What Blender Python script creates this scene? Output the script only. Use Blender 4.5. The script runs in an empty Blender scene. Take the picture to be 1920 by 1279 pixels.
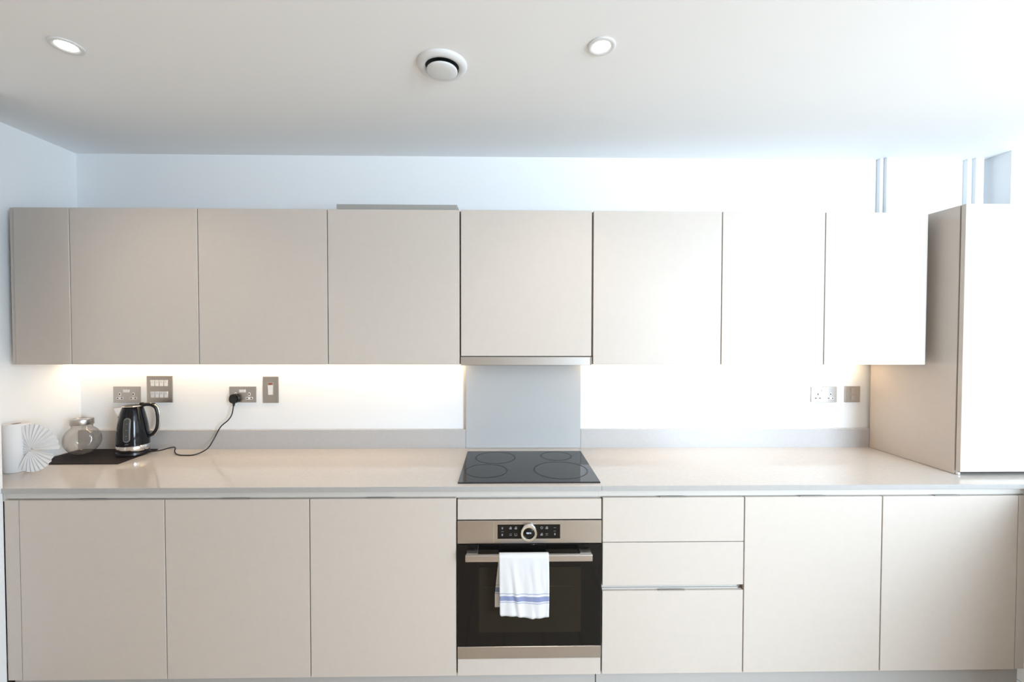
import bpy, bmesh, math, random
from mathutils import Vector, Matrix
PI = math.pi
random.seed(4)
SC = bpy.context.scene
COL = SC.collection

# ------------------------------------------------------------------ camera
cd = bpy.data.cameras.new('camera'); cam = bpy.data.objects.new('camera', cd); COL.objects.link(cam)
cd.sensor_width = 36.0; cd.lens = 800.98 / 1920 * 36; cd.clip_start = .02; cd.clip_end = 60
_p, _y, _r = -.0205, -.0163, -.0015
_f = Vector((-math.sin(_y) * math.cos(_p), math.cos(_y) * math.cos(_p), math.sin(_p)))
_x = Vector((math.cos(_y), math.sin(_y), 0)); _d = -_x.cross(_f)
_x2 = math.cos(_r) * _x + math.sin(_r) * _d; _d2 = -math.sin(_r) * _x + math.cos(_r) * _d
M = Matrix((_x2, -_d2, -_f)).transposed().to_4x4(); M.translation = Vector((0, -2.367, 1.5404))
cam.matrix_world = M
SC.camera = cam

# ------------------------------------------------------------------ world, daylight, exposure
SC.view_settings.view_transform = 'Standard'; SC.view_settings.look = 'None'
SC.view_settings.gamma = 1; SC.view_settings.use_curve_mapping = False
SC.view_settings.exposure = 0.05
w = bpy.data.worlds.new('world'); SC.world = w; w.use_nodes = True
bg = w.node_tree.nodes['Background']; bg.inputs[0].default_value = (.80, .90, 1.0, 1); bg.inputs[1].default_value = 1.0

def area(name, loc, rot, sx, sy, power, color):
    l = bpy.data.lights.new(name, 'AREA'); l.shape = 'RECTANGLE'; l.size = sx; l.size_y = sy
    l.energy = power; l.color = color
    o = bpy.data.objects.new(name, l); COL.objects.link(o); o.location = loc; o.rotation_euler = rot
    return o
# daylight entering by the window of the wall behind the camera
area('daylight_patio', (3.20, -4.32, 1.55), (PI / 2 - .20, 0, 0), 1.6, 1.8, 274, (.665, .835, 1.0))

# ------------------------------------------------------------------ materials
def mat(name, col, rough=.5, metal=0, spec=.5, coat=0, bump=None, var=0, vscale=4, emit=None, estr=0, trans=0, aniso=0, stretch=None):
    m = bpy.data.materials.new(name); m.use_nodes = True
    n = m.node_tree; b = n.nodes['Principled BSDF']
    b.inputs['Base Color'].default_value = (*col, 1); b.inputs['Roughness'].default_value = rough
    b.inputs['Metallic'].default_value = metal; b.inputs['Specular IOR Level'].default_value = spec
    b.inputs['Coat Weight'].default_value = coat; b.inputs['Transmission Weight'].default_value = trans
    b.inputs['Anisotropic'].default_value = aniso
    if emit: b.inputs['Emission Color'].default_value = (*emit, 1); b.inputs['Emission Strength'].default_value = estr
    if var or bump:
        tc = n.nodes.new('ShaderNodeTexCoord'); mp = n.nodes.new('ShaderNodeMapping')
        n.links.new(tc.outputs['Object'], mp.inputs[0])
        if stretch: mp.inputs['Scale'].default_value = stretch
        if var:
            t = n.nodes.new('ShaderNodeTexNoise'); t.inputs['Scale'].default_value = vscale; t.inputs['Detail'].default_value = 3
            n.links.new(mp.outputs[0], t.inputs['Vector'])
            r = n.nodes.new('ShaderNodeValToRGB')
            r.color_ramp.elements[0].position = .3; r.color_ramp.elements[1].position = .7
            r.color_ramp.elements[0].color = (*[c * (1 - var) for c in col], 1)
            r.color_ramp.elements[1].color = (*[min(1, c * (1 + var)) for c in col], 1)
            n.links.new(t.outputs['Fac'], r.inputs[0]); n.links.new(r.outputs[0], b.inputs['Base Color'])
        if bump:
            t2 = n.nodes.new('ShaderNodeTexNoise'); t2.inputs['Scale'].default_value = bump[0]; t2.inputs['Detail'].default_value = 2
            n.links.new(mp.outputs[0], t2.inputs['Vector'])
            bp = n.nodes.new('ShaderNodeBump'); bp.inputs['Strength'].default_value = bump[1]; bp.inputs['Distance'].default_value = .001
            n.links.new(t2.outputs['Fac'], bp.inputs['Height']); n.links.new(bp.outputs[0], b.inputs['Normal'])
    return m

WALL = mat('wall_paint', (.92, .93, .94), .75, spec=.25, bump=(180, .06))
WARMW = mat('beige_paint', (.86, .78, .69), .8, spec=.2)
CEIL = mat('ceiling_paint', (.95, .95, .95), .85, spec=.2, bump=(160, .06))
TRIM = mat('white_satin', (.84, .85, .86), .5, spec=.3)
CAB = mat('greige_laminate', (.613, .545, .487), .42, spec=.35, var=.012, vscale=30)
CARC = mat('carcass_board', (.30, .27, .245), .6, spec=.25)
GAP = mat('channel_grey', (.62, .59, .55), .45, spec=.35)
WORK = mat('quartz_worktop', (.66, .61, .565), .10, spec=.5, var=.03, vscale=60)
UPST = mat('quartz_upstand', (.54, .52, .51), .25, spec=.5, var=.02, vscale=60)
EDGE = mat('darker_stone_edge', (.43, .415, .40), .45, spec=.3, var=.02, vscale=60)  # front face of the worktop, darker and rougher than its top
SPLA = mat('grey_glass', (.54, .54, .54), .18, spec=.5, var=.01, vscale=3)
STEEL = mat('brushed_steel', (.54, .52, .505), .28, metal=1, bump=(60, .05), stretch=(1, 1, 40), aniso=.5)
PLATE = mat('brushed_plate', (.50, .47, .44), .34, metal=1, bump=(70, .05), stretch=(1, 1, 30))
KNOBM = mat('satin_knob', (.80, .79, .77), .22, metal=1)
CHROME = mat('chrome', (.78, .76, .74), .10, metal=1)
HOBG = mat('black_hob_glass', (.016, .017, .018), .05, spec=.5)
HOBR = mat('hob_zone_print', (.006, .006, .006), .35, spec=.3)
HOBM = mat('hob_mark_print', (.06, .06, .062), .3)
OVENG = mat('black_oven_glass', (.006, .0055, .005), .07, spec=.30)
OVENW = mat('tinted_oven_window', (.017, .014, .009), .09, spec=.28)
BLACK = mat('black_plastic', (.008, .008, .009), .28, spec=.5)
BLKG = mat('black_gloss', (.004, .005, .008), .10, spec=.38)
DARK = mat('dark_void', (.01, .01, .01), .6)
MATM = mat('dark_placemat', (.018, .012, .012), .7, spec=.2, bump=(300, .4))
WHP = mat('white_plastic', (.80, .80, .80), .35, spec=.4)
LGP = mat('grey_print', (.22, .22, .23), .5)
DOTR = mat('red_neon', (.28, .07, .06), .3)
PAPER = mat('white_paper', (.86, .86, .87), .9, spec=.1, bump=(260, .5))
CARD = mat('cardboard_core', (.32, .25, .2), .9, spec=.1)
PLIN = mat('plinth_laminate', (.47, .45, .43), .5, spec=.3)
FRAME = mat('dark_window_frame', (.08, .085, .09), .4)
LEDM = mat('led_diffuser', (.9, .85, .75), .5, emit=(1.0, .74, .46), estr=17)
LAMP = mat('lamp_lens', (.9, .9, .9), .5, emit=(1.0, .96, .90), estr=9)
GLYPH = mat('display_glyph', (.1, .1, .1), .5, emit=(.62, .80, 1.0), estr=.9)
GAUGE = mat('gauge_window', (.05, .055, .055), .12, spec=.6)
GAUGER = mat('gauge_rim', (.20, .20, .195), .3)

def thin_glass(name):
    """clear thin-walled glass: lets light straight through, mirrors and darkens towards its rim"""
    m = bpy.data.materials.new(name); m.use_nodes = True; n = m.node_tree; n.nodes.clear()
    o = n.nodes.new('ShaderNodeOutputMaterial'); mx = n.nodes.new('ShaderNodeMixShader')
    t = n.nodes.new('ShaderNodeBsdfTransparent'); g = n.nodes.new('ShaderNodeBsdfGlossy'); g.inputs['Roughness'].default_value = .015
    fr = n.nodes.new('ShaderNodeFresnel'); ge = n.nodes.new('ShaderNodeNewGeometry'); ma = n.nodes.new('ShaderNodeMath'); ma.operation = 'MULTIPLY_ADD'
    ma.inputs[1].default_value = 1 / 1.5 - 1.5; ma.inputs[2].default_value = 1.5     # the same thin sheet from either side
    n.links.new(ge.outputs['Backfacing'], ma.inputs[0]); n.links.new(ma.outputs[0], fr.inputs['IOR'])
    lw = n.nodes.new('ShaderNodeLayerWeight'); lw.inputs['Blend'].default_value = .12
    r = n.nodes.new('ShaderNodeValToRGB')
    r.color_ramp.elements[0].position = .1; r.color_ramp.elements[0].color = (.96, .95, .94, 1)
    r.color_ramp.elements[1].position = .95; r.color_ramp.elements[1].color = (.74, .72, .70, 1)
    n.links.new(lw.outputs['Facing'], r.inputs[0]); n.links.new(r.outputs[0], t.inputs[0])
    n.links.new(fr.outputs[0], mx.inputs[0]); n.links.new(t.outputs[0], mx.inputs[1]); n.links.new(g.outputs[0], mx.inputs[2]); n.links.new(mx.outputs[0], o.inputs[0])
    return m
JARG = thin_glass('clear_glass')

def pane_mat():
    m = bpy.data.materials.new('window_pane'); m.use_nodes = True; n = m.node_tree; n.nodes.clear()
    o = n.nodes.new('ShaderNodeOutputMaterial'); mx = n.nodes.new('ShaderNodeMixShader')
    t = n.nodes.new('ShaderNodeBsdfTransparent'); g = n.nodes.new('ShaderNodeBsdfGlossy'); g.inputs['Roughness'].default_value = .02
    mx.inputs[0].default_value = .06
    n.links.new(t.outputs[0], mx.inputs[1]); n.links.new(g.outputs[0], mx.inputs[2]); n.links.new(mx.outputs[0], o.inputs[0])
    return m
PANE = pane_mat()

def wood_mat():
    m = mat('oak_boards', (.40, .31, .23), .38, spec=.4); n = m.node_tree; b = n.nodes['Principled BSDF']
    tc = n.nodes.new('ShaderNodeTexCoord'); mp = n.nodes.new('ShaderNodeMapping'); mp.inputs['Rotation'].default_value = (0, 0, PI / 2)
    br = n.nodes.new('ShaderNodeTexBrick'); br.inputs['Scale'].default_value = 1
    br.inputs['Brick Width'].default_value = 1.6; br.inputs['Row Height'].default_value = .19; br.inputs['Mortar Size'].default_value = .002
    br.inputs['Color1'].default_value = (.72, .59, .46, 1); br.inputs['Color2'].default_value = (.64, .52, .40, 1); br.inputs['Mortar'].default_value = (.12, .09, .06, 1)
    ns = n.nodes.new('ShaderNodeTexNoise'); ns.inputs['Scale'].default_value = 3; ns.inputs['Detail'].default_value = 6
    mp2 = n.nodes.new('ShaderNodeMapping'); mp2.inputs['Scale'].default_value = (14, 1, 1)
    mx = n.nodes.new('ShaderNodeMixRGB'); mx.blend_type = 'MULTIPLY'; mx.inputs[0].default_value = .25
    n.links.new(tc.outputs['Object'], mp.inputs[0]); n.links.new(mp.outputs[0], br.inputs['Vector'])
    n.links.new(tc.outputs['Object'], mp2.inputs[0]); n.links.new(mp2.outputs[0], ns.inputs['Vector'])
    n.links.new(br.outputs['Color'], mx.inputs[1]); n.links.new(ns.outputs['Color'], mx.inputs[2]); n.links.new(mx.outputs[0], b.inputs['Base Color'])
    return m
WOOD = wood_mat()

def towel_mat():
    """white cotton with one woven blue band between two thin lines; v of the UV map runs along the cloth in metres"""
    m = mat('striped_cotton', (.86, .86, .87), .95, spec=.08); n = m.node_tree; b = n.nodes['Principled BSDF']
    uv = n.nodes.new('ShaderNodeUVMap'); uv.uv_map = 'cloth'; sp = n.nodes.new('ShaderNodeSeparateXYZ')
    n.links.new(uv.outputs[0], sp.inputs[0])
    rp = n.nodes.new('ShaderNodeValToRGB'); cr = rp.color_ramp; cr.interpolation = 'CONSTANT'
    W = (.73, .73, .74, 1); B = (.25, .29, .47, 1); T = (.42, .44, .57, 1)
    stops = [(0, W), (.0520, T), (.0550, W), (.0605, B), (.0810, W), (.0875, T), (.0905, W)]
    cr.elements[0].position = 0; cr.elements[0].color = W
    cr.elements[1].position = .0520; cr.elements[1].color = T
    for p, c in stops[2:]:
        e = cr.elements.new(p); e.color = c
    n.links.new(sp.outputs['Y'], rp.inputs[0])
    wv = n.nodes.new('ShaderNodeTexNoise'); wv.inputs['Scale'].default_value = 420
    bp = n.nodes.new('ShaderNodeBump'); bp.inputs['Strength'].default_value = .25; bp.inputs['Distance'].default_value = .001
    tc = n.nodes.new('ShaderNodeTexCoord'); n.links.new(tc.outputs['Object'], wv.inputs['Vector'])
    n.links.new(wv.outputs['Fac'], bp.inputs['Height']); n.links.new(bp.outputs[0], b.inputs['Normal'])
    n.links.new(rp.outputs[0], b.inputs['Base Color'])
    return m
TOWEL = towel_mat()

# ------------------------------------------------------------------ helpers
ORG = {}
def tag(o, label=None, cat=None, group=None, kind=None):
    if label: o['label'] = label
    if cat: o['category'] = cat
    if group: o['group'] = group
    if kind: o['kind'] = kind
    return o
def thing(name, label, cat, loc, rz=0, group=None):
    o = bpy.data.objects.new(name, None); COL.objects.link(o); o.location = loc; o.rotation_euler = (0, 0, rz); o.empty_display_size = .05
    ORG[o.name] = Vector(loc)
    return tag(o, label, cat, group)
def obj(name, bm, m, parent=None, smooth=False, local=False, loc=None):
    """link one mesh; its vertices are world coordinates (or, local=True, its thing's own axes)"""
    org = ORG[parent.name] if parent else Vector(loc or (0, 0, 0))
    if not local: bmesh.ops.translate(bm, verts=bm.verts, vec=-org)
    bmesh.ops.recalc_face_normals(bm, faces=bm.faces)
    me = bpy.data.meshes.new(name); bm.to_mesh(me); bm.free()
    for mm in (m if isinstance(m, (list, tuple)) else [m]): me.materials.append(mm)
    if smooth: me.shade_smooth() if smooth is True else me.shade_auto_smooth(angle=smooth) if hasattr(me, 'shade_auto_smooth') else me.shade_smooth()
    o = bpy.data.objects.new(name, me); COL.objects.link(o)
    if parent: o.parent = parent
    else: o.location = org
    ORG[o.name] = org
    return o
def sharp(o, ang=35):
    """smooth shading that keeps edges sharper than the angle crisp"""
    me = o.data; bm = bmesh.new(); bm.from_mesh(me)
    for f in bm.faces: f.smooth = True
    for e in bm.edges:
        e.smooth = not (len(e.link_faces) == 2 and e.calc_face_angle(0) > math.radians(ang))
    bm.to_mesh(me); bm.free(); return o
def copy_tree(o, parent=None):
    c = o.copy(); COL.objects.link(c)
    if parent: c.parent = parent
    for ch in list(o.children): copy_tree(ch, c)
    return c
def B(): return bmesh.new()
def box(bm, x0, x1, y0, y1, z0, z1, bev=0, seg=1):
    vs = [bm.verts.new((x, y, z)) for x in (x0, x1) for y in (y0, y1) for z in (z0, z1)]
    fs = [bm.faces.new([vs[i] for i in q]) for q in ((0, 1, 3, 2), (4, 6, 7, 5), (0, 4, 5, 1), (2, 3, 7, 6), (0, 2, 6, 4), (1, 5, 7, 3))]
    if bev:
        es = {e for f in fs for e in f.edges}
        bmesh.ops.bevel(bm, geom=list(es), offset=bev, segments=seg, affect='EDGES', profile=.5)
    return bm
def prism(bm, pts, axis, a, b):
    """polygon in the plane across the axis, extruded from a to b"""
    def P(u, v, t): return {'x': (t, u, v), 'y': (u, t, v), 'z': (u, v, t)}[axis]
    A = [bm.verts.new(P(u, v, a)) for u, v in pts]; C = [bm.verts.new(P(u, v, b)) for u, v in pts]
    bm.faces.new(A); bm.faces.new(C[::-1])
    n = len(pts)
    for i in range(n): bm.faces.new((A[i], C[i], C[(i + 1) % n], A[(i + 1) % n]))
    return bm
def lathe(bm, prof, c=(0, 0, 0), seg=40, axis='z', closed=False):
    """revolve (r, h) pairs; axis y points the profile height towards -y"""
    rings = []
    for r, h in prof:
        if r < 1e-6:
            p = (0, 0, h) if axis == 'z' else (0, -h, 0)
            rings.append([bm.verts.new(Vector(c) + Vector(p))]); continue
        ring = []
        for k in range(seg):
            a = 2 * PI * k / seg
            p = (r * math.cos(a), r * math.sin(a), h) if axis == 'z' else (r * math.cos(a), -h, r * math.sin(a))
            ring.append(bm.verts.new(Vector(c) + Vector(p)))
        rings.append(ring)
    pairs = list(zip(rings, rings[1:])) + ([(rings[-1], rings[0])] if closed else [])
    for A, C in pairs:
        for k in range(seg):
            q = [A[k % len(A)], A[(k + 1) % len(A)], C[(k + 1) % len(C)], C[k % len(C)]]
            q = list(dict.fromkeys(q))
            if len(q) > 2: bm.faces.new(q)
    return bm
def smooth_path(pts, n=8):
    P = [Vector(p) for p in pts]; P = [2 * P[0] - P[1]] + P + [2 * P[-1] - P[-2]]; out = []
    for i in range(1, len(P) - 2):
        for k in range(n):
            t = k / n; a, b, c, d = P[i - 1], P[i], P[i + 1], P[i + 2]
            out.append(.5 * ((2 * b) + (c - a) * t + (2 * a - 5 * b + 4 * c - d) * t * t + (3 * b - a - 3 * c + d) * t ** 3))
    out.append(P[-2]); return out
def tube(bm, path, r, seg=10, flat=1.0, up=Vector((0, 1, 0))):
    """tube along a path; flat squeezes the section across `up`"""
    rings = []
    for i, p in enumerate(path):
        t = (path[min(i + 1, len(path) - 1)] - path[max(i - 1, 0)]).normalized()
        u = (up - t * up.dot(t))
        u = u.normalized() if u.length > 1e-4 else t.orthogonal().normalized()
        v = t.cross(u)
        rr = r(i / (len(path) - 1)) if callable(r) else r
        rings.append([bm.verts.new(p + u * rr * math.cos(2 * PI * k / seg) + v * rr * flat * math.sin(2 * PI * k / seg)) for k in range(seg)])
    for A, C in zip(rings, rings[1:]):
        for k in range(seg): bm.faces.new((A[k], A[(k + 1) % seg], C[(k + 1) % seg], C[k]))
    bm.faces.new(rings[0][::-1]); bm.faces.new(rings[-1]); return bm
def struct(name, bm, m, parent=None):
    o = obj(name, bm, m, parent)
    if not parent: o['kind'] = 'structure'
    return o

# ------------------------------------------------------------------ room shell
XL, XR, YB, YF, H = -2.319, 5.40, 0.0, -4.40, 2.503
struct('floor', box(B(), XL - .1, XR + .1, YF - .1, .1, -.05, 0), WOOD)
struct('ceiling', box(B(), XL - .1, XR + .1, YF - .1, .1, H, H + .06), CEIL)
struct('wall_back', box(B(), XL - .1, XR + .1, 0, .1, 0, H), WALL)
struct('wall_left', box(B(), XL - .1, XL, YF, 0, 0, H), WALL)
struct('wall_right', box(B(), XR, XR + .1, YF, 0, 0, H), WARMW)
W1 = (2.36, 4.04, .58, 2.44)
bm = B()
for a, b, c, d in ((XL - .1, W1[0], 0, H), (W1[1], XR + .1, 0, H), (W1[0], W1[1], 0, W1[2]), (W1[0], W1[1], W1[3], H)):
    box(bm, a, b, YF - .1, YF, c, d)
struct('wall_front', bm, WARMW)
def window(n, q):
    a, b, c, d = q; f = .05; e = .001
    bm = B()
    box(bm, a + e, a + f, YF - .09, YF - .03, c + e, d - e); box(bm, b - f, b - e, YF - .09, YF - .03, c + e, d - e)
    box(bm, a + f, b - f, YF - .09, YF - .03, c + e, c + f); box(bm, a + f, b - f, YF - .09, YF - .03, d - f, d - e)
    m = (a + b) / 2; box(bm, m - .025, m + .025, YF - .09, YF - .03, c + f, d - f)
    o = struct('window_%d' % n, bm, FRAME)
    for s, t in ((a + f, m - .025), (m + .025, b - f)):
        obj('pane', box(B(), s, t, YF - .064, YF - .058, c + f, d - f), PANE, o)
window(1, W1)
# added unseen partition behind the camera, keeping daylight off the jar end
struct('wall_added_partition', box(B(), XL + .0005, .55, -2.82, -2.70, .0005, H - .0005), WARMW)
# boxed-in returns of the back wall above the dresser, and the pier that the base units butt against
def stepped(n, x, w1, d1, w2, d2):
    pts = [(x, -.0005), (x, -d1), (x + w1, -d1), (x + w1, -d2), (x + w1 + w2, -d2), (x + w1 + w2, -.0005)]
    struct('trim_%d' % n, prism(B(), pts, 'z', .925, H - .0005), TRIM)
stepped(1, 2.0696, .0205, .024, .030, .043)
stepped(2, 2.5602, .0260, .024, .044, .043)
struct('trim_3', box(B(), 2.668, 3.35, -.14, -.0005, .925, H - .0005), WALL)
struct('trim_4', box(B(), XL + .0005, -2.052, -1.05, -.6005, .0005, H - .0005), WALL)

# ------------------------------------------------------------------ fitted kitchen: wall cabinets
UZ0, UZ1, UY = 1.389, 2.106, -.375
def door_box(x0, x1, y, z0, z1, t=.019): return box(B(), x0, x1, y, y + t, z0, z1, .0012)
def wall_unit(label, x0, x1, z0=UZ0, z1=UZ1, extra=None):
    g = .0022
    t = thing('wall_cabinet', label, 'cabinet', ((x0 + x1) / 2, UY, z0), group='wall cabinets over the worktop')
    bm = box(B(), x0 + .0006, x1 - .0006, UY + .022, -.002, z0 + .001, z1 - .001)
    obj('carcass', bm, [CAB, CARC], t)
    c = t.children[0]
    for p in c.data.polygons:
        if p.normal.y < -.5: p.material_index = 1
    obj('door', door_box(x0 + g, x1 - g, UY, z0, z1), CAB, t)
    return t
seams = [-1.990, -1.411, -.820, -.210]
names = ['full-width wall cabinet above the kettle, next to the narrow corner unit',
         'wall cabinet above the plugged-in double socket and the tall isolator switch',
         'wall cabinet with the flat grey board lying on its top']
cu = wall_unit('narrow corner wall cabinet against the side wall, above the glass jar', -2.243, -1.990)
obj('filler_strip', box(B(), -2.262, -2.2445, UY + .006, -.002, UZ0, UZ1, .001), CAB, cu)
for i, n in enumerate(names): wall_unit(n, seams[i], seams[i + 1])
wall_unit('wall cabinet beside the extractor hood, on the side toward the tall dresser unit', .410, 1.016)
wall_unit('narrower wall cabinet between a wide one and the end one by the dresser unit', 1.016, 1.505)
wall_unit('end wall cabinet standing against the side of the tall dresser unit', 1.505, 1.996)
# hood housing and the slim built-in extractor
t = thing('hood_cabinet', 'creamy wall cabinet over the hob that hides the extractor, steel strip below', 'cabinet', (.1, UY, 1.43))
obj('carcass', box(B(), -.2094, .4094, UY + .022, -.002, 1.432, UZ1 - .001), CARC, t)
obj('door', door_box(-.205, .4035, UY - .001, 1.4295, UZ1), CAB, t)
t = thing('extractor_hood', 'slim stainless extractor hood strip under the cabinet over the hob', 'hood', (.1, UY, 1.389))
obj('body', box(B(), -.2085, .4085, UY + .012, -.024, 1.3905, 1.4265), CARC, t)
obj('front_strip', box(B(), -.2065, .3990, UY - .003, UY + .011, 1.3860, 1.4255, .0015), STEEL, t)
obj('end_cap', box(B(), .3998, .4075, UY + .002, UY + .011, 1.3870, 1.4250, .001), CARC, t)
for x in (-.06, .26):
    obj('grease_filter', box(B(), x - .13, x + .13, -.32, -.08, 1.3875, 1.3903), STEEL, t)
# grey board lying on top of a cabinet
tag(obj('board', box(B(), -.7823, -.2242, -.36, -.10, UZ1 + .0005, UZ1 + .0275, .001), mat('grey_board', (.36, .35, .325), .6), loc=(-.5, -.23, UZ1)),
    'flat grey board lying on top of a wall cabinet near the hood', 'board')

# tall dresser unit standing on the worktop
PX = 2.038
t = thing('dresser_unit', 'tall greige dresser unit standing on the worktop at the end of the run', 'cabinet', (2.34, -.25, .901))
obj('side_panel', box(B(), PX, PX + .019, -.474, -.0225, .9012, 2.112, .0008), CAB, t)
obj('side_panel', box(B(), 2.621, 2.640, -.474, -.0485, .9012, 2.112, .0008), CAB, t)
obj('carcass', box(B(), PX + .0195, 2.6205, -.450, -.0485, .9115, 2.110), CARC, t)
obj('door', door_box(PX + .001, 2.639, -.499, .9175, 2.112, .020), CAB, t)
obj('foot', box(B(), PX + .003, PX + .014, -.489, -.4755, .9012, .9120, .002), WHP, t)

# ------------------------------------------------------------------ base units
BY, BZ0, BZ1 = -.600, .098, .8485
def carcass(t, x0, x1, z0=BZ0 + .001, z1=.8435):
    o = obj('carcass', box(B(), x0 + .0006, x1 - .0006, BY + .022, -.024, z0, z1), [CAB, CARC], t)
    for p in o.data.polygons:
        if p.normal.y < -.5: p.material_index = 1
def pull(t, door, x, z, y=BY):
    """thin dark plate standing in for the shade of a pull recess in a door top"""
    bm = box(B(), x - .056, x + .056, y - .0012, y + .0065, z + .0004, z + .0036, .0008)
    h = obj('pull_recess_plate', bm, PULL, door)
PULL = mat('pull_recess_shade', (.30, .275, .25), .4, spec=.4)  # dark tone stands for the shade inside the recess
def base_unit(label, x0, x1, px):
    t = thing('base_cabinet', label, 'cabinet', ((x0 + x1) / 2, BY, BZ0), group='base cabinets under the worktop')
    carcass(t, x0, x1)
    d = obj('door', door_box(x0 + .0022, x1 - .0022, BY, BZ0, BZ1), CAB, t); pull(t, d, px, BZ1)
    return t
b0 = base_unit('base cabinet under the paper roll and jar, with filler against the white pier', -1.991, -1.401, -1.690)
obj('filler_strip', box(B(), -2.0505, -1.9935, BY + .002, BY + .021, BZ0, BZ1, .001), CAB, b0)
base_unit('base cabinet under the kettle lead, second one from the white pier', -1.401, -.809, -1.109)
base_unit('base cabinet next to the oven, on the kettle side', -.809, -.201, -.514)
base_unit('base cabinet directly beside the stack of drawers', 1.009, 1.598, 1.300)
b6 = base_unit('base cabinet below the tall dresser unit, crossed by a slanting shadow', 1.598, 2.186, 1.878)
obj('filler_strip', box(B(), 2.1885, 2.2285, BY + .002, BY + .021, BZ0, BZ1, .001), CAB, b6)
# oven housing
t = thing('oven_housing', 'greige base unit housing the built-in oven, fascia above and below it', 'cabinet', (.1, BY, BZ0))
bm = B(); box(bm, -.2004, -.1830, BY + .022, -.024, BZ0, .8435); box(bm, .3900, .4074, BY + .022, -.024, BZ0, .8435)
box(bm, -.1828, .3898, BY + .022, -.024, BZ0, .116); box(bm, -.1828, .3898, BY + .022, -.024, .800, .8435)
obj('carcass', bm, CARC, t)
obj('fascia', door_box(-.197, .404, BY, .7590, .8440), CAB, t)
obj('fascia', door_box(-.197, .404, BY, BZ0, .1690), CAB, t)
# drawers
t = thing('drawer_unit', 'greige unit of two shallow drawers over one deep drawer, beside the oven', 'drawers', (.7, BY, BZ0))
carcass(t, .408, 1.009)
d = obj('drawer_front', door_box(.4102, 1.0068, BY, .6610, BZ1), CAB, t); pull(t, d, .7056, BZ1)
obj('drawer_front', door_box(.4102, 1.0068, BY, .4760, .6580), CAB, t)
d = obj('drawer_front', door_box(.4102, 1.0068, BY, BZ0, .4525), CAB, t); pull(t, d, .7036, .4525)
prof = [(BY + .012, .4535), (BY + .012, .4585), (BY + .020, .4585), (BY + .020, .4745), (BY + .0212, .4745), (BY + .0212, .4535)]
obj('finger_channel', prism(B(), prof, 'x', .4110, .9900), GAP, t)

# continuous finger rail below the worktop
t = thing('finger_rail', 'recessed grey finger rail running between worktop and base doors', 'rail', (0, BY, .85))
prof = [(BY + .008, .8540), (BY + .008, .8785), (BY + .0205, .8785), (BY + .0205, .8450), (BY + .0175, .8450), (BY + .0175, .8540)]
for a, b in ((-2.049, .3935), (.3940, 2.2285)):
    obj('channel', prism(B(), prof, 'x', a, b), GAP, t)
obj('end_stop', box(B(), -2.0509, -2.0493, -.6003, -.581, .8452, .8784), GAP, t)
# plinth
t = thing('plinth', 'recessed grey plinth strip along the floor under the base units', 'plinth', (0, -.56, 0))
for a, b in ((-2.049, .3865), (.3905, 2.2285)):
    obj('plinth_board', box(B(), a, b, -.575, -.557, .001, .0925, .0008), PLIN, t)
# worktop in two lengths, with the joint beside the hob
t = thing('worktop', 'long polished beige stone worktop along the back wall', 'worktop', (0, -.3, .88))
WY = -.607
WB = WY + .0025
bm = prism(B(), [(XL + .003, -.0215), (XL + .003, -.5990), (-2.0505, -.5990), (-2.0505, WB), (.4035, WB), (.4035, -.0215)], 'z', .880, .900)
obj('slab', bm, WORK, t)
obj('slab', box(B(), .4041, 2.850, WB, -.0215, .880, .900), WORK, t)
for a, b in ((-2.0505, .4035), (.4041, 2.850)):
    obj('front_edge', box(B(), a, b, WY, WB - .0001, .880, .8998, .0008), EDGE, t)
for n, (a, b, lab) in enumerate(((XL + .003, -.2165, 'grey stone upstand behind the kettle and jar'), (.4195, PX + .018, 'grey stone upstand between splashback and dresser unit'))):
    tag(obj('upstand', box(B(), a, b, -.021, -.001, .8805, 1.0043, .001), UPST, loc=((a + b) / 2, -.011, .88)), lab, 'upstand')
tag(obj('splashback', box(B(), -.2155, .4185, -.0215, -.001, .9005, 1.3870, .001), SPLA, loc=(.1, -.011, .9)), 'plain grey splashback panel on the wall behind the hob', 'splashback')

# peninsula returning towards the room at the far end of the run
t = thing('peninsula', 'greige peninsula unit at the window end, returning toward the room', 'cabinet', (2.55, -1.45, 0))
obj('carcass', box(B(), 2.2515, 2.829, -2.35, -.640, .095, .879), CARC, t)
for k in range(3):
    y0 = -2.35 + k * .57
    obj('door', box(B(), 2.2310, 2.2500, y0 + .002, y0 + .568, .098, .8485, .0012), CAB, t)
obj('plinth_board', box(B(), 2.275, 2.800, -2.32, -.64, .001, .094), PLIN, t)
obj('slab', box(B(), 2.215, 2.850, -2.38, -.6085, .880, .900, .0012), WORK, t)

# ------------------------------------------------------------------ under-cabinet lighting
for a, b, lab in ((-2.305, -.225, 'warm light strip under the wall cabinets above the kettle'), (.425, 1.985, 'warm light strip under the wall cabinets beside the dresser unit')):
    t = thing('light_strip', lab, 'light', ((a + b) / 2, -.055, 1.389), group='light strips under the wall cabinets')
    obj('profile', box(B(), a, b, -.070, -.040, 1.3845, 1.3882), WHP, t)
    obj('diffuser', box(B(), a + .003, b - .003, -.066, -.044, 1.3815, 1.3843), LEDM, t)

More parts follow.
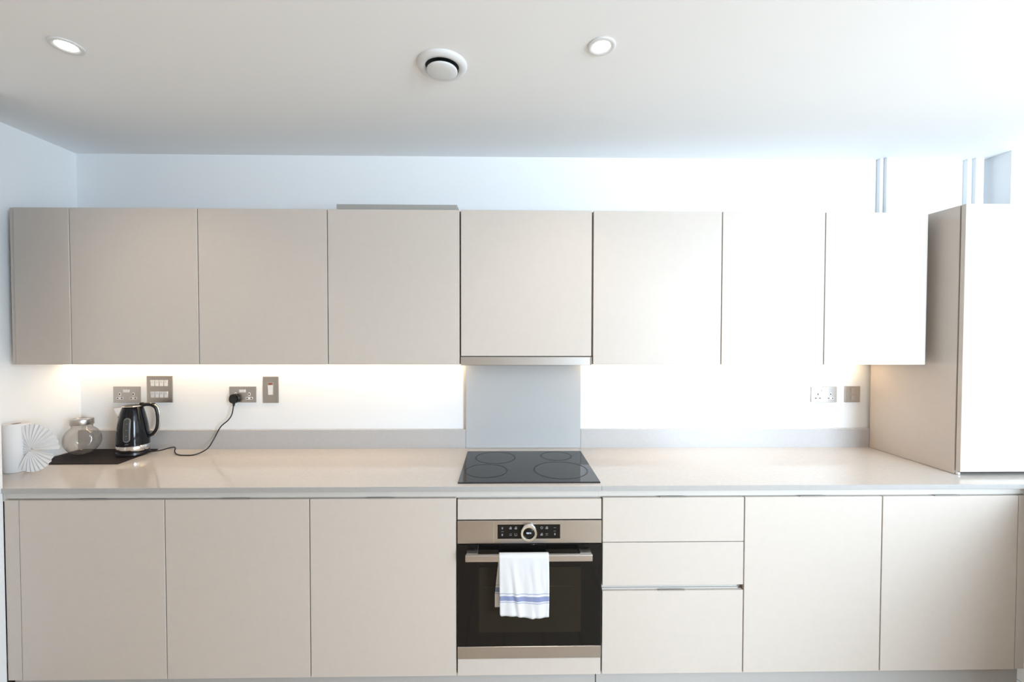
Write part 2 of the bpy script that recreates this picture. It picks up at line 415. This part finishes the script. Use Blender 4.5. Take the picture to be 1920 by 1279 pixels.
# ------------------------------------------------------------------ ceiling fittings
def downlight(x, y, label, power):
    t = thing('downlight', label, 'light', (x, y, H), group='recessed ceiling downlights')
    bez = obj('bezel', lathe(B(), [(.0465, -.0005), (.0465, -.004), (.043, -.0065), (.034, -.005), (.029, -.0025), (.029, -.0005)], (x, y, H), 48, closed=True), WHP, t); sharp(bez, 50)
    obj('lens', lathe(B(), [(0, -.0012), (.0275, -.0012), (.0275, -.0035), (.02, -.0042), (0, -.0045)], (x, y, H), 40), LAMP, t, True)
    l = bpy.data.lights.new('lamp', 'SPOT'); l.energy = power; l.spot_size = math.radians(120); l.spot_blend = .8; l.color = (1, .82, .62); l.shadow_soft_size = .025
    lo = bpy.data.objects.new('lamp', l); COL.objects.link(lo); lo.parent = t; lo.location = (0, 0, -.008)
downlight(.323, -.917, 'round recessed ceiling downlight near the extract vent', 14)
downlight(-1.476, -.886, 'round recessed ceiling downlight toward the kettle corner', 14)
downlight(.323, -2.25, 'added unseen ceiling downlight giving warm fill nearer the room, in line with the oven', 30)  # this unseen row is added as warm fill for base fronts and floor
downlight(-1.476, -2.25, 'added unseen ceiling downlight giving warm fill nearer the room, in line with the jar', 27)
vx, vy = -.2275, -.806
t = thing('extract_vent', 'round white extract air valve on the ceiling', 'vent', (vx, vy, H))
sharp(obj('rim', lathe(B(), [(.090, -.0005), (.090, -.004), (.086, -.010), (.074, -.0145), (.063, -.0135), (.060, -.010), (.060, -.0005)], (vx, vy, H), 64, closed=True), WHP, t), 60)
obj('throat', lathe(B(), [(0, -.0007), (.0595, -.0007), (.0595, -.003), (0, -.003)], (vx, vy, H), 48), DARK, t)
obj('disc', lathe(B(), [(0, -.018), (.050, -.018), (.0545, -.0205), (.055, -.0235), (.050, -.0262), (.030, -.0285), (0, -.0292)], (vx, vy, H), 56), WHP, t, True)
obj('spindle', lathe(B(), [(.006, -.0032), (.006, -.0182)], (vx, vy, H), 12), STEEL, t)

# ------------------------------------------------------------------ sockets and switches on the back wall
def slot(bm, x, z, w, h, y, d=.0006): return box(bm, x - w / 2, x + w / 2, y - d, y, z - h / 2, z + h / 2)
def oval(bm, x, z, w, h, y, d, seg=20, n=2.6):
    pts = []
    for k in range(seg):
        a = 2 * PI * k / seg; c, s = math.cos(a), math.sin(a)
        pts.append((x + w / 2 * math.copysign(abs(c) ** (2 / n), c), z + h / 2 * math.copysign(abs(s) ** (2 / n), s)))
    return prism(bm, pts, 'y', y - d, y)
YP = -.0065
def plate(t, x, z, w, h, m=None, dip=0):
    bm = B(); box(bm, x - w / 2, x + w / 2, YP, -.0008, z - h / 2, z + h / 2, .0018, 2)
    return obj('plate', bm, m or PLATE, t)
def double_socket(label, x, z, m=None, screws=True):
    t = thing('double_socket', label, 'socket', (x, 0, z - .044), group='double sockets on the back wall')
    plate(t, x, z, .1455, .088, m)
    for s in (-1, 1):
        cx = x + s * .0365
        i = obj('pin_inlet', oval(oval(B(), cx, z + .0015, .0125, .0205, YP - .0002, .0009), cx, z - .0205, .0385, .0135, YP - .0002, .0009, n=5), WHP, t)
        bm = B(); slot(bm, cx, z + .0020, .0052, .0105, YP - .0013); slot(bm, cx - .0112, z - .0205, .0085, .0056, YP - .0013); slot(bm, cx + .0112, z - .0205, .0085, .0056, YP - .0013)
        obj('pin_slots', bm, DARK, i)
        r = obj('rocker', prism(B(), [(YP - .0003, z + .0125), (YP - .0022, z + .0125), (YP - .0042, z + .0275), (YP - .0003, z + .0275)], 'x', x + s * .0084 - .0079, x + s * .0084 + .0079), WHP, t)
        obj('red_mark', slot(B(), x + s * .0084, z + .0305, .005, .0016, YP - .0002), DOTR, t)
    return t
double_socket('empty double socket above the kettle and black mat', -2.066, 1.197)
double_socket('double socket with the black kettle plug in it', -1.439, 1.1965)
double_socket('double socket near the dresser unit, beside the fused spur', 1.790, 1.1935)
# grid switch, eight rockers
gx, gz = -1.8888, 1.226
t = thing('grid_switch', 'square steel plate with eight white appliance switches in two rows', 'switch', (gx, 0, gz - .073))
plate(t, gx, gz, .1385, .146)
for r in range(2):
    for c in range(4):
        x, z = gx + (c - 1.5) * .0242, gz + (.034, -.029)[r]
        o = obj('rocker', prism(B(), [(YP - .0003, z - .0165), (YP - .0010, z - .0165), (YP - .0018, z), (YP - .0048, z + .0165), (YP - .0003, z + .0165)], 'x', x - .0095, x + .0095), WHP, t)
        obj('print_mark', slot(B(), x, z + .004, .006, .0014, YP - .0028, .0004), LGP, o)
# tall isolator
sx, sz = -1.2868, 1.2226
t = thing('isolator_switch', 'tall steel plate with one white switch and neon, by the socket in use', 'switch', (sx, 0, sz - .073))
plate(t, sx, sz, .0855, .146)
obj('surround', box(B(), sx - .0155, sx + .0155, YP - .0012, YP - .0002, sz - .030, sz + .042, .0004), PLATE, t)
obj('neon', box(B(), sx - .010, sx + .010, YP - .0026, YP - .0013, sz + .0285, sz + .0365, .0004), DOTR, t)
obj('rocker', prism(B(), [(YP - .0013, sz - .0275), (YP - .0020, sz - .0275), (YP - .0030, sz), (YP - .0062, sz + .0255), (YP - .0013, sz + .0255)], 'x', sx - .0125, sx + .0125), WHP, t)
# fused spur
fx, fz = 1.9515, 1.1948
t = thing('fused_spur', 'square steel fused spur plate nearest the dresser unit', 'switch', (fx, 0, fz - .045))
plate(t, fx, fz, .0865, .0905)
obj('rocker', prism(B(), [(YP - .0003, fz + .004), (YP - .0010, fz + .004), (YP - .0034, fz + .034), (YP - .0003, fz + .034)], 'x', fx - .011, fx + .011), STEEL, t)
obj('fuse_carrier', box(B(), fx - .0095, fx + .0095, YP - .0022, YP - .0003, fz - .031, fz - .007, .0006), STEEL, t)
for s in (-1, 1): obj('screw', lathe(B(), [(.0034, 0), (.0030, .0012), (0, .0014)], (fx + s * .031, YP - .0002, fz - .002), 14, 'y'), STEEL, t)

# ------------------------------------------------------------------ hob
HZ = .9003
t = thing('hob', 'black glass hob set on the worktop over the oven', 'hob', (.1035, -.34, HZ))
obj('glass_top', box(B(), -.1990, .4060, -.572, -.0985, HZ, HZ + .0055, .0012), HOBG, t)
for cx, cy, r in ((-.048, -.2154, .100), (-.085, -.4200, .096), (.257, -.4120, .123), (.262, -.190, .078)):
    obj('cooking_zone', lathe(B(), [(r - .0045, .0057), (r - .0045, .0059), (r + .0015, .0059), (r + .0015, .0057)], (cx, cy, HZ), 64, closed=True), HOBR, t)
for k in range(6): slot_x = .02 + k * .032; obj('touch_mark', box(B(), slot_x, slot_x + .010, -.556, -.551, HZ + .0057, HZ + .0059), HOBM, t)

# ------------------------------------------------------------------ oven
OX0, OX1, OY = -.1965, .4040, -.606
t = thing('oven', 'built-in stainless steel and black glass oven below the hob', 'oven', (.1, OY, .17))
obj('body', box(B(), -.180, .387, BY + .020, -.06, .172, .754), CARC, t)
cp = obj('control_panel', box(B(), OX0, OX1, OY, BY + .018, .6600, .7560, .0014), STEEL, t)
bm = B(); box(bm, -.0462, -.0448, OY - .0006, OY - .0001, .664, .752)
obj('seam', bm, CHROME, cp); obj('seam', box(B(), .2470, .2482, OY - .0006, OY - .0001, .664, .752), PLATE, cp)
dp = obj('display', box(B(), -.0300, .2305, OY - .0016, OY - .0001, .6810, .7400, .0005), OVENG, cp)
KX, KZ = .0995, .7100
yg = OY - .0018
def glyph(kind, x, z, s=.0052):
    bm = B()
    if kind == 'ring': lathe(bm, [(s * .6, 0), (s * .6, .0003), (s, .0003), (s, 0)], (x, yg, z), 20, 'y', closed=True)
    if kind == 'bars':
        for k in (-1, 1): box(bm, x - s, x + s, yg - .0003, yg, z + k * s * .6 - .0008, z + k * s * .6 + .0008)
    if kind == 'dot': oval(bm, x, z, s * 1.2, s * 1.8, yg, .0003)
    if kind == 'block':
        box(bm, x - s, x + s, yg - .0003, yg, z - s, z + s * .15); box(bm, x - s * .5, x + s * .8, yg - .0003, yg, z + s * .35, z + s)
    if kind == 'tray':
        box(bm, x - s, x + s, yg - .0003, yg, z - s, z - s * .65); box(bm, x - s, x - s * .7, yg - .0003, yg, z - s * .6, z + s); box(bm, x + s * .7, x + s, yg - .0003, yg, z - s * .6, z + s)
    if kind == 'dash': box(bm, x - s, x + s, yg - .0003, yg, z - .0006, z + .0006)
    return obj('symbol', bm, LGP, dp)
for k, x, z in (('dot', -.0100, .7260), ('dash', -.0095, .7120), ('dot', -.0105, .6980), ('block', .0235, .7265), ('block', .0455, .7265), ('bars', .0240, .6985), ('tray', .0460, .6985),
                ('ring', .1535, .7270), ('block', .1745, .7270), ('dash', .2080, .7270), ('block', .1535, .6995), ('bars', .1745, .6995), ('dash', .2080, .7130), ('dot', .2085, .7000)):
    glyph(k, x, z)
kb = obj('knob', lathe(B(), [(.0225, .0002), (.0345, .0002), (.0345, .016), (.0325, .0185), (.0245, .0175), (.0225, .0150)], (KX, OY - .0017, KZ), 56, 'y', closed=True), KNOBM, cp); sharp(kb, 40)
kd = obj('knob_display', lathe(B(), [(0, .0001), (.0223, .0001), (.0223, .0130), (.018, .0150), (0, .0158)], (KX, OY - .0017, KZ), 40, 'y'), OVENG, cp, True)
bm = B(); yk = OY - .0178
for gx0, gw in ((-.0105, .0016), (-.0078, .0042), (-.0025, .0038), (.0030, .0012), (.0058, .0030)):
    box(bm, KX + gx0, KX + gx0 + gw, yk - .0003, yk, KZ - .0012 + (.001 if gw < .002 else 0), KZ + .0052)
obj('readout', bm, GLYPH, kd)
dr = obj('door', box(B(), OX0, OX1, OY, BY + .018, .2255, .6565, .0014), OVENG, t)
obj('inner_window', box(B(), -.108, .318, OY - .0009, OY - .0001, .286, .562, .0003), OVENW, dr)
obj('rack_line', box(B(), -.085, .292, OY - .0012, OY - .0010, .4795, .4812), mat('rack_glint', (.07, .065, .055), .3, metal=1), dr)
obj('lower_trim', box(B(), OX0, OX1, OY, BY + .018, .1735, .2245, .0012), STEEL, t)
hb = B(); box(hb, -.1595, .3560, -.662, -.647, .6125, .6400, .003, 2)
h = obj('handle', hb, STEEL, dr)
for x in (-.1575, .3070): obj('handle_post', box(B(), x, x + .047, -.6468, OY - .0002, .6160, .6390, .002), STEEL, h)

# ------------------------------------------------------------------ tea towel over the oven handle
def towel():
    bm = bmesh.new(); uvl = bm.loops.layers.uv.new('cloth')
    yf, yb, zt, zm = -.6675, -.6425, .6455, .640
    prof = []                                   # along the cloth: (length, y, z, back?)
    Lf = zm - .397; Lb = zm - .415
    N1, N2, N3 = 30, 8, 26
    for i in range(N1): prof.append((i / N1 * Lf, yf, .397 + i / N1 * Lf, 0))
    for i in range(N2 + 1):
        a = i / N2; prof.append((Lf + a * .035, yf + (yb - yf) * a, zm + .0065 * math.sin(PI * a), a))
    for i in range(1, N3 + 1): prof.append((Lf + .035 + i / N3 * Lb, yb, zm - i / N3 * Lb, 1))
    tot = prof[-1][0]; NX = 36; grid = []
    for s, y, z, bk in prof:
        row = []
        for j in range(NX + 1):
            u = j / NX
            down = max(0, (zm - z) / .26)
            if bk < .5:
                xl = -.0235 + .0045 * down; xr = .1775 + .002 * math.sin(down * 3)
            else:
                xl = -.0235 - .0170 * min(1, down * 1.5); xr = .1760 - .025 * down
            x = xl + (xr - xl) * u
            wob = .0030 * math.sin(u * 9 + s * 6) * down + .0016 * math.sin(u * 23 + 2 + s * 11) * min(1, down * 2) + .0012 * math.sin(u * 5 - s * 40) * down
            crease = -.0042 * math.exp(-((u - .25 - .16 * down) / .05) ** 2) * min(1, down * 2.5) - .0035 * math.exp(-((u - .70 + .03 * down) / .045) ** 2) * down
            yy = y + (-(abs(wob) + .001) * 1.3 + crease if bk < .5 else min(.012, abs(wob) * 1.2 + .002 * down))
            zz = z
            if bk < .5: zz += (-.0075 * u + .004 * math.sin(u * 7)) * max(0, 1 - s / .12)
            if j == 0 and bk < .5: zz += .006 * max(0, 1 - s / .02)
            row.append(bm.verts.new((x, yy, zz)))
        grid.append(row)
    for i in range(len(grid) - 1):
        for j in range(NX):
            f = bm.faces.new((grid[i][j], grid[i][j + 1], grid[i + 1][j + 1], grid[i + 1][j])); f.smooth = True
            for lp, (ii, jj) in zip(f.loops, ((i, j), (i, j + 1), (i + 1, j + 1), (i + 1, j))):
                s = prof[ii][0]; u = jj / NX
                v = min(s, tot - s)
                lp[uvl].uv = (u * .2, v)
    o = obj('tea_towel', bm, TOWEL, loc=(.08, -.655, .38))
    md = o.modifiers.new('thickness', 'SOLIDIFY'); md.thickness = .0022; md.offset = 0
    tag(o, 'white cotton tea towel with a blue stripe hanging over the oven handle', 'towel')
towel()

# ------------------------------------------------------------------ black mat, kettle, jar, paper roll
WZ = .9003
MZ = WZ + .0045
bm = B(); prism(bm, [(-2.292, -.288), (-1.866, -.288), (-1.882, -.028), (-2.292, -.028)], 'z', WZ, MZ)
bmesh.ops.bevel(bm, geom=list(bm.edges), offset=.0012, segments=1, affect='EDGES')
tag(obj('place_mat', bm, MATM, loc=(-2.06, -.16, WZ)), 'dark rectangular place mat under the kettle and jar', 'mat')

KP = (-1.937, -.120, MZ + .0004); KR = math.radians(19)
t = thing('kettle', 'black cone-shaped electric kettle with chrome base band and looped handle', 'kettle', KP, KR)
sharp(obj('power_base', lathe(B(), [(0, 0), (.067, 0), (.070, .004), (.069, .014), (.062, .0195), (0, .0195)], seg=56), BLACK, t, local=True), 40)
sharp(obj('base_band', lathe(B(), [(0, .0200), (.0650, .0200), (.0680, .023), (.0695, .028), (.0690, .048), (.0675, .0500), (0, .0500)], seg=64), CHROME, t, local=True), 40)
def kr(z):                                       # kettle body radius over its height
    k = [(.050, .0685), (.09, .0680), (.13, .0650), (.17, .0595), (.21, .0515), (.236, .0450), (.245, .0418)]
    for (a, ra), (b, rb) in zip(k, k[1:]):
        if z <= b: return ra + (rb - ra) * (z - a) / (b - a)
    return k[-1][1]
pr_ = [(0, .0505)] + [(kr(z), z) for z in [.0510 + i * (.245 - .0510) / 16 for i in range(17)]] + [(.038, .2475), (0, .2475)]
sharp(obj('body', lathe(B(), pr_, seg=64), BLKG, t, local=True), 50)
obj('rim_ring', lathe(B(), [(.0390, .2478), (.0430, .2466), (.0442, .2495), (.0425, .2520), (.0390, .2520)], seg=56, closed=True), CHROME, t, True, local=True)
obj('lid', lathe(B(), [(0, .2480), (.0386, .2480), (.0382, .2525), (.028, .2550), (0, .2560)], seg=48), BLKG, t, True, local=True)
bm = B()                                         # pouring beak
V = [bm.verts.new(v) for v in ((-.036, -.021, .2462), (-.036, .021, .2462), (-.0790, 0, .2405), (-.055, -.017, .2000), (-.055, .017, .2000), (-.060, 0, .1820), (-.035, -.016, .200), (-.035, .016, .200))]
for q in ((0, 2, 1), (0, 3, 2), (1, 2, 4), (3, 5, 2), (4, 2, 5), (0, 6, 3), (1, 4, 7), (0, 1, 7, 6), (6, 7, 5), (6, 5, 3), (7, 4, 5)):
    bm.faces.new([V[i] for i in q])
obj('spout', bm, CHROME, t, local=True)
hp = smooth_path([(.034, 0, .2480), (.058, 0, .2540), (.083, 0, .2490), (.1000, 0, .2310), (.1065, 0, .1920), (.1060, 0, .1500), (.0985, 0, .1180), (.0830, 0, .0960), (.0610, 0, .0840)], 7)
hd = obj('handle', tube(B(), hp, lambda u: .0110 - .0025 * u, 12, .85), BLACK, t, True, local=True)
hp2 = [p + Vector((.0088 if .02 < i / len(hp) else 0, 0, .006 * (1 - 2 * i / len(hp)))) for i, p in enumerate(hp)][4:-6]
obj('handle_trim', tube(B(), hp2, .0068, 10, .5), CHROME, hd, True, local=True)
obj('lid_button', box(B(), .030, .048, -.008, .008, .2545, .2650, .003, 2), BLACK, t, local=True)
obj('thumb_switch', box(B(), .0800, .0960, -.007, .007, .2530, .2600, .0025, 2), BLACK, hd, local=True)
def gauge(w, z0, z1, off, th, seg=10):
    """rounded strip that follows the tapered body on its -y side"""
    bm = B(); rows = []
    n = 16
    for i in range(n + 1):
        z = z0 + (z1 - z0) * (1 - math.cos(PI * i / n)) / 2
        e = min(z - z0, z1 - z); hw = w if e >= w else math.sqrt(max(0, w * w - (w - e) ** 2))
        hw = max(hw, w * .12); row = []
        for j in range(seg + 1):
            a = -PI / 2 + (hw / kr(z)) * (2 * j / seg - 1)
            row.append([Vector(((kr(z) + o) * math.cos(a), (kr(z) + o) * math.sin(a), z)) for o in (off, off + th)])
        rows.append(row)
    In = [[bm.verts.new(c[0]) for c in r] for r in rows]; Ou = [[bm.verts.new(c[1]) for c in r] for r in rows]
    for i in range(n):
        for j in range(seg):
            bm.faces.new((Ou[i][j], Ou[i][j + 1], Ou[i + 1][j + 1], Ou[i + 1][j])); bm.faces.new((In[i][j], In[i + 1][j], In[i + 1][j + 1], In[i][j + 1]))
        for j in (0, seg): bm.faces.new((In[i][j], Ou[i][j], Ou[i + 1][j], In[i + 1][j]))
    for i in (0, n):
        for j in range(seg): bm.faces.new((In[i][j], In[i][j + 1], Ou[i][j + 1], Ou[i][j]))
    return bm
g0 = obj('water_gauge', gauge(.0145, .074, .196, .0004, .0022), GAUGER, t, True, local=True)
obj('gauge_glass', gauge(.0110, .079, .191, .0028, .0008), GAUGE, g0, True, local=True)
for z in (.106, .136, .166): obj('level_mark', box(B(), -.0035, .0035, -kr(z) - .0046, -kr(z) - .0038, z - .0008, z + .0008), GAUGER, g0, local=True)
obj('badge', box(B(), -.007, .007, -kr(.0635) - .0016, -kr(.0635) + .001, .0615, .0645), GAUGER, t, local=True)

inv = Matrix.Rotation(-KR, 3, 'Z')
tail = smooth_path([inv @ (Vector(p) - Vector(KP)) for p in ((-1.872, -.113, .9135), (-1.850, -.111, .9130), (-1.8228, -.1062, .9148))], 5)
obj('base_cord', tube(B(), tail, .0031, 10), BLACK, t, True, local=True)
# kettle lead and plug
t = thing('kettle_lead', 'black kettle cord looping over the worktop up to its plug', 'cord', (-1.7, -.08, WZ))
r = .0031; cz = WZ + r + .0003
plugx, plugz = -1.4760, 1.1760
path = smooth_path([(-1.8215, -.106, .9150), (-1.800, -.098, .9190), (-1.7685, -.080, .9265), (-1.7530, -.078, .9225), (-1.740, -.100, .9100), (-1.700, -.135, cz), (-1.650, -.150, cz), (-1.605, -.135, cz), (-1.578, -.090, .9200),
                    (-1.568, -.058, .9560), (-1.552, -.044, 1.000), (-1.533, -.040, 1.032), (-1.498, -.040, 1.062), (-1.478, -.040, 1.092), (-1.4725, -.036, 1.128), (-1.4735, -.031, 1.146)], 8)
obj('cord', tube(B(), path, r, 10, up=Vector((.3, 1, .2))), BLACK, t, True)
sharp(obj('plug', oval(oval(B(), plugx, plugz, .0500, .0500, -.0082, .018, 28, 2.3), plugx, plugz - .002, .040, .042, -.0260, .009, 28, 2.3), BLACK, t), 40)
obj('strain_relief', tube(B(), [Vector((plugx + .0015, -.0235, plugz - .018)), Vector((plugx + .0020, -.0280, plugz - .030)), Vector((plugx + .0026, -.0310, plugz - .040))], lambda u: .0075 - .003 * u, 12), BLACK, t, True)

# glass jar with screw lid: a round bowl with two flattened faces
JX, JY = -2.187, -.131
t = thing('glass_jar', 'empty round clear glass jar with a silver screw lid, on the mat', 'jar', (JX, JY, MZ + .0004))
def jar_surface(r, zc, ztop, zbot, neck, off):
    bm = B(); prof = []
    for i in range(25):
        a = -PI / 2 + PI * i / 24
        rr, zz = r * math.cos(a), zc + r * 1.02 * math.sin(a)
        prof.append((max(rr, .0001), zz))
    prof = [(rr, zz) for rr, zz in prof if zbot <= zz and not (zz > zc and rr < neck)]
    r0 = prof[0][0]; prof = [(0, zbot), (r0 * .72, zbot), (r0 * .92, zbot + .002)] + prof + [(neck, prof[-1][1] + .004), (neck, ztop)]
    lathe(bm, prof, seg=72)
    for nrm, d in ((Vector((.62, -.74, .12)).normalized(), .0620 - off), (Vector((-.62, .74, .12)).normalized(), .0620 - off), (Vector((-.80, -.55, .05)).normalized(), .0710 - off)):
        for v in bm.verts:
            p = v.co - Vector((0, 0, zc)); k = p.dot(nrm) - d
            if k > 0 and v.co.z < ztop - .01: v.co -= nrm * k * .92
    return bm
zc = .0765
outer = jar_surface(.0755, zc, .1600, .0006, .0415, 0)
inner = jar_surface(.0741, zc, .1600, .0030, .0401, .0014)
me_i = bpy.data.meshes.new('tmp'); inner.to_mesh(me_i); inner.free(); n0 = len(outer.verts); outer.from_mesh(me_i); bpy.data.meshes.remove(me_i)
outer.verts.ensure_lookup_table()
eds = [e for e in outer.edges if len(e.link_faces) == 1]
bmesh.ops.bridge_loops(outer, edges=eds)
obj('bowl', outer, JARG, t, True, local=True)
sharp(obj('lid', lathe(B(), [(0, .1606), (.0422, .1606), (.0422, .1560), (.0455, .1560), (.0462, .1580), (.0462, .1830), (.0448, .1862), (.037, .1870), (.0355, .1845), (0, .1845)], seg=56), STEEL, t, local=True), 40)

# paper towel roll whose loose end is folded into a fan
RX, RY, RR, RH = -2.240, -.380, .0440, .2190
t = thing('paper_towel_roll', 'white paper towel roll standing by the side wall, end folded into a fan', 'paper roll', (RX, RY, WZ))
bm = lathe(B(), [(.0165, 0), (.0410, 0), (RR, .003), (RR, RH - .003), (.0420, RH), (.0165, RH)], (RX, RY, WZ + .0003), 56, closed=True)
sharp(obj('roll', bm, PAPER, t), 50)
obj('core', lathe(B(), [(.0148, .001), (.0163, .001), (.0163, RH - .001), (.0148, RH - .001)], (RX, RY, WZ + .0003), 32, closed=True), CARD, t, True)
def fan(a0, a1, R0, R1, y, n, tilt):
    """pleated sector pinched at the roll; angles from the horizontal, in degrees"""
    bm = B(); rows = []
    cx, czz = -2.156, WZ + .1050
    for i in range(2 * n + 1):
        u = i / (2 * n); a = math.radians(a0 + (a1 - a0) * u); R = R0 + (R1 - R0) * u + (.0015 if i % 2 else 0)
        row = []
        for k in range(7):
            q = .10 + .90 * k / 6
            off = (.0024 if i % 2 else -.0024) * q + tilt * q * q
            row.append(bm.verts.new((cx + R * q * math.cos(a), y + off - .004 * math.sin(PI * q), czz + R * q * math.sin(a))))
        rows.append(row)
    for A, C in zip(rows, rows[1:]):
        for k in range(6): bm.faces.new((A[k], A[k + 1], C[k + 1], C[k]))
    return bm
for nm, args in (('upper_fan', (112, 0, .1100, .1260, -.400, 10, .004)), ('lower_fan', (-11, -118, .1130, .0960, -.404, 9, -.004)), ('inner_fold', (246, 110, .080, .080, -.392, 8, .012))):
    o = obj(nm, fan(*args), PAPER, t)
    md = o.modifiers.new('thickness', 'SOLIDIFY'); md.thickness = .0014; md.offset = 0
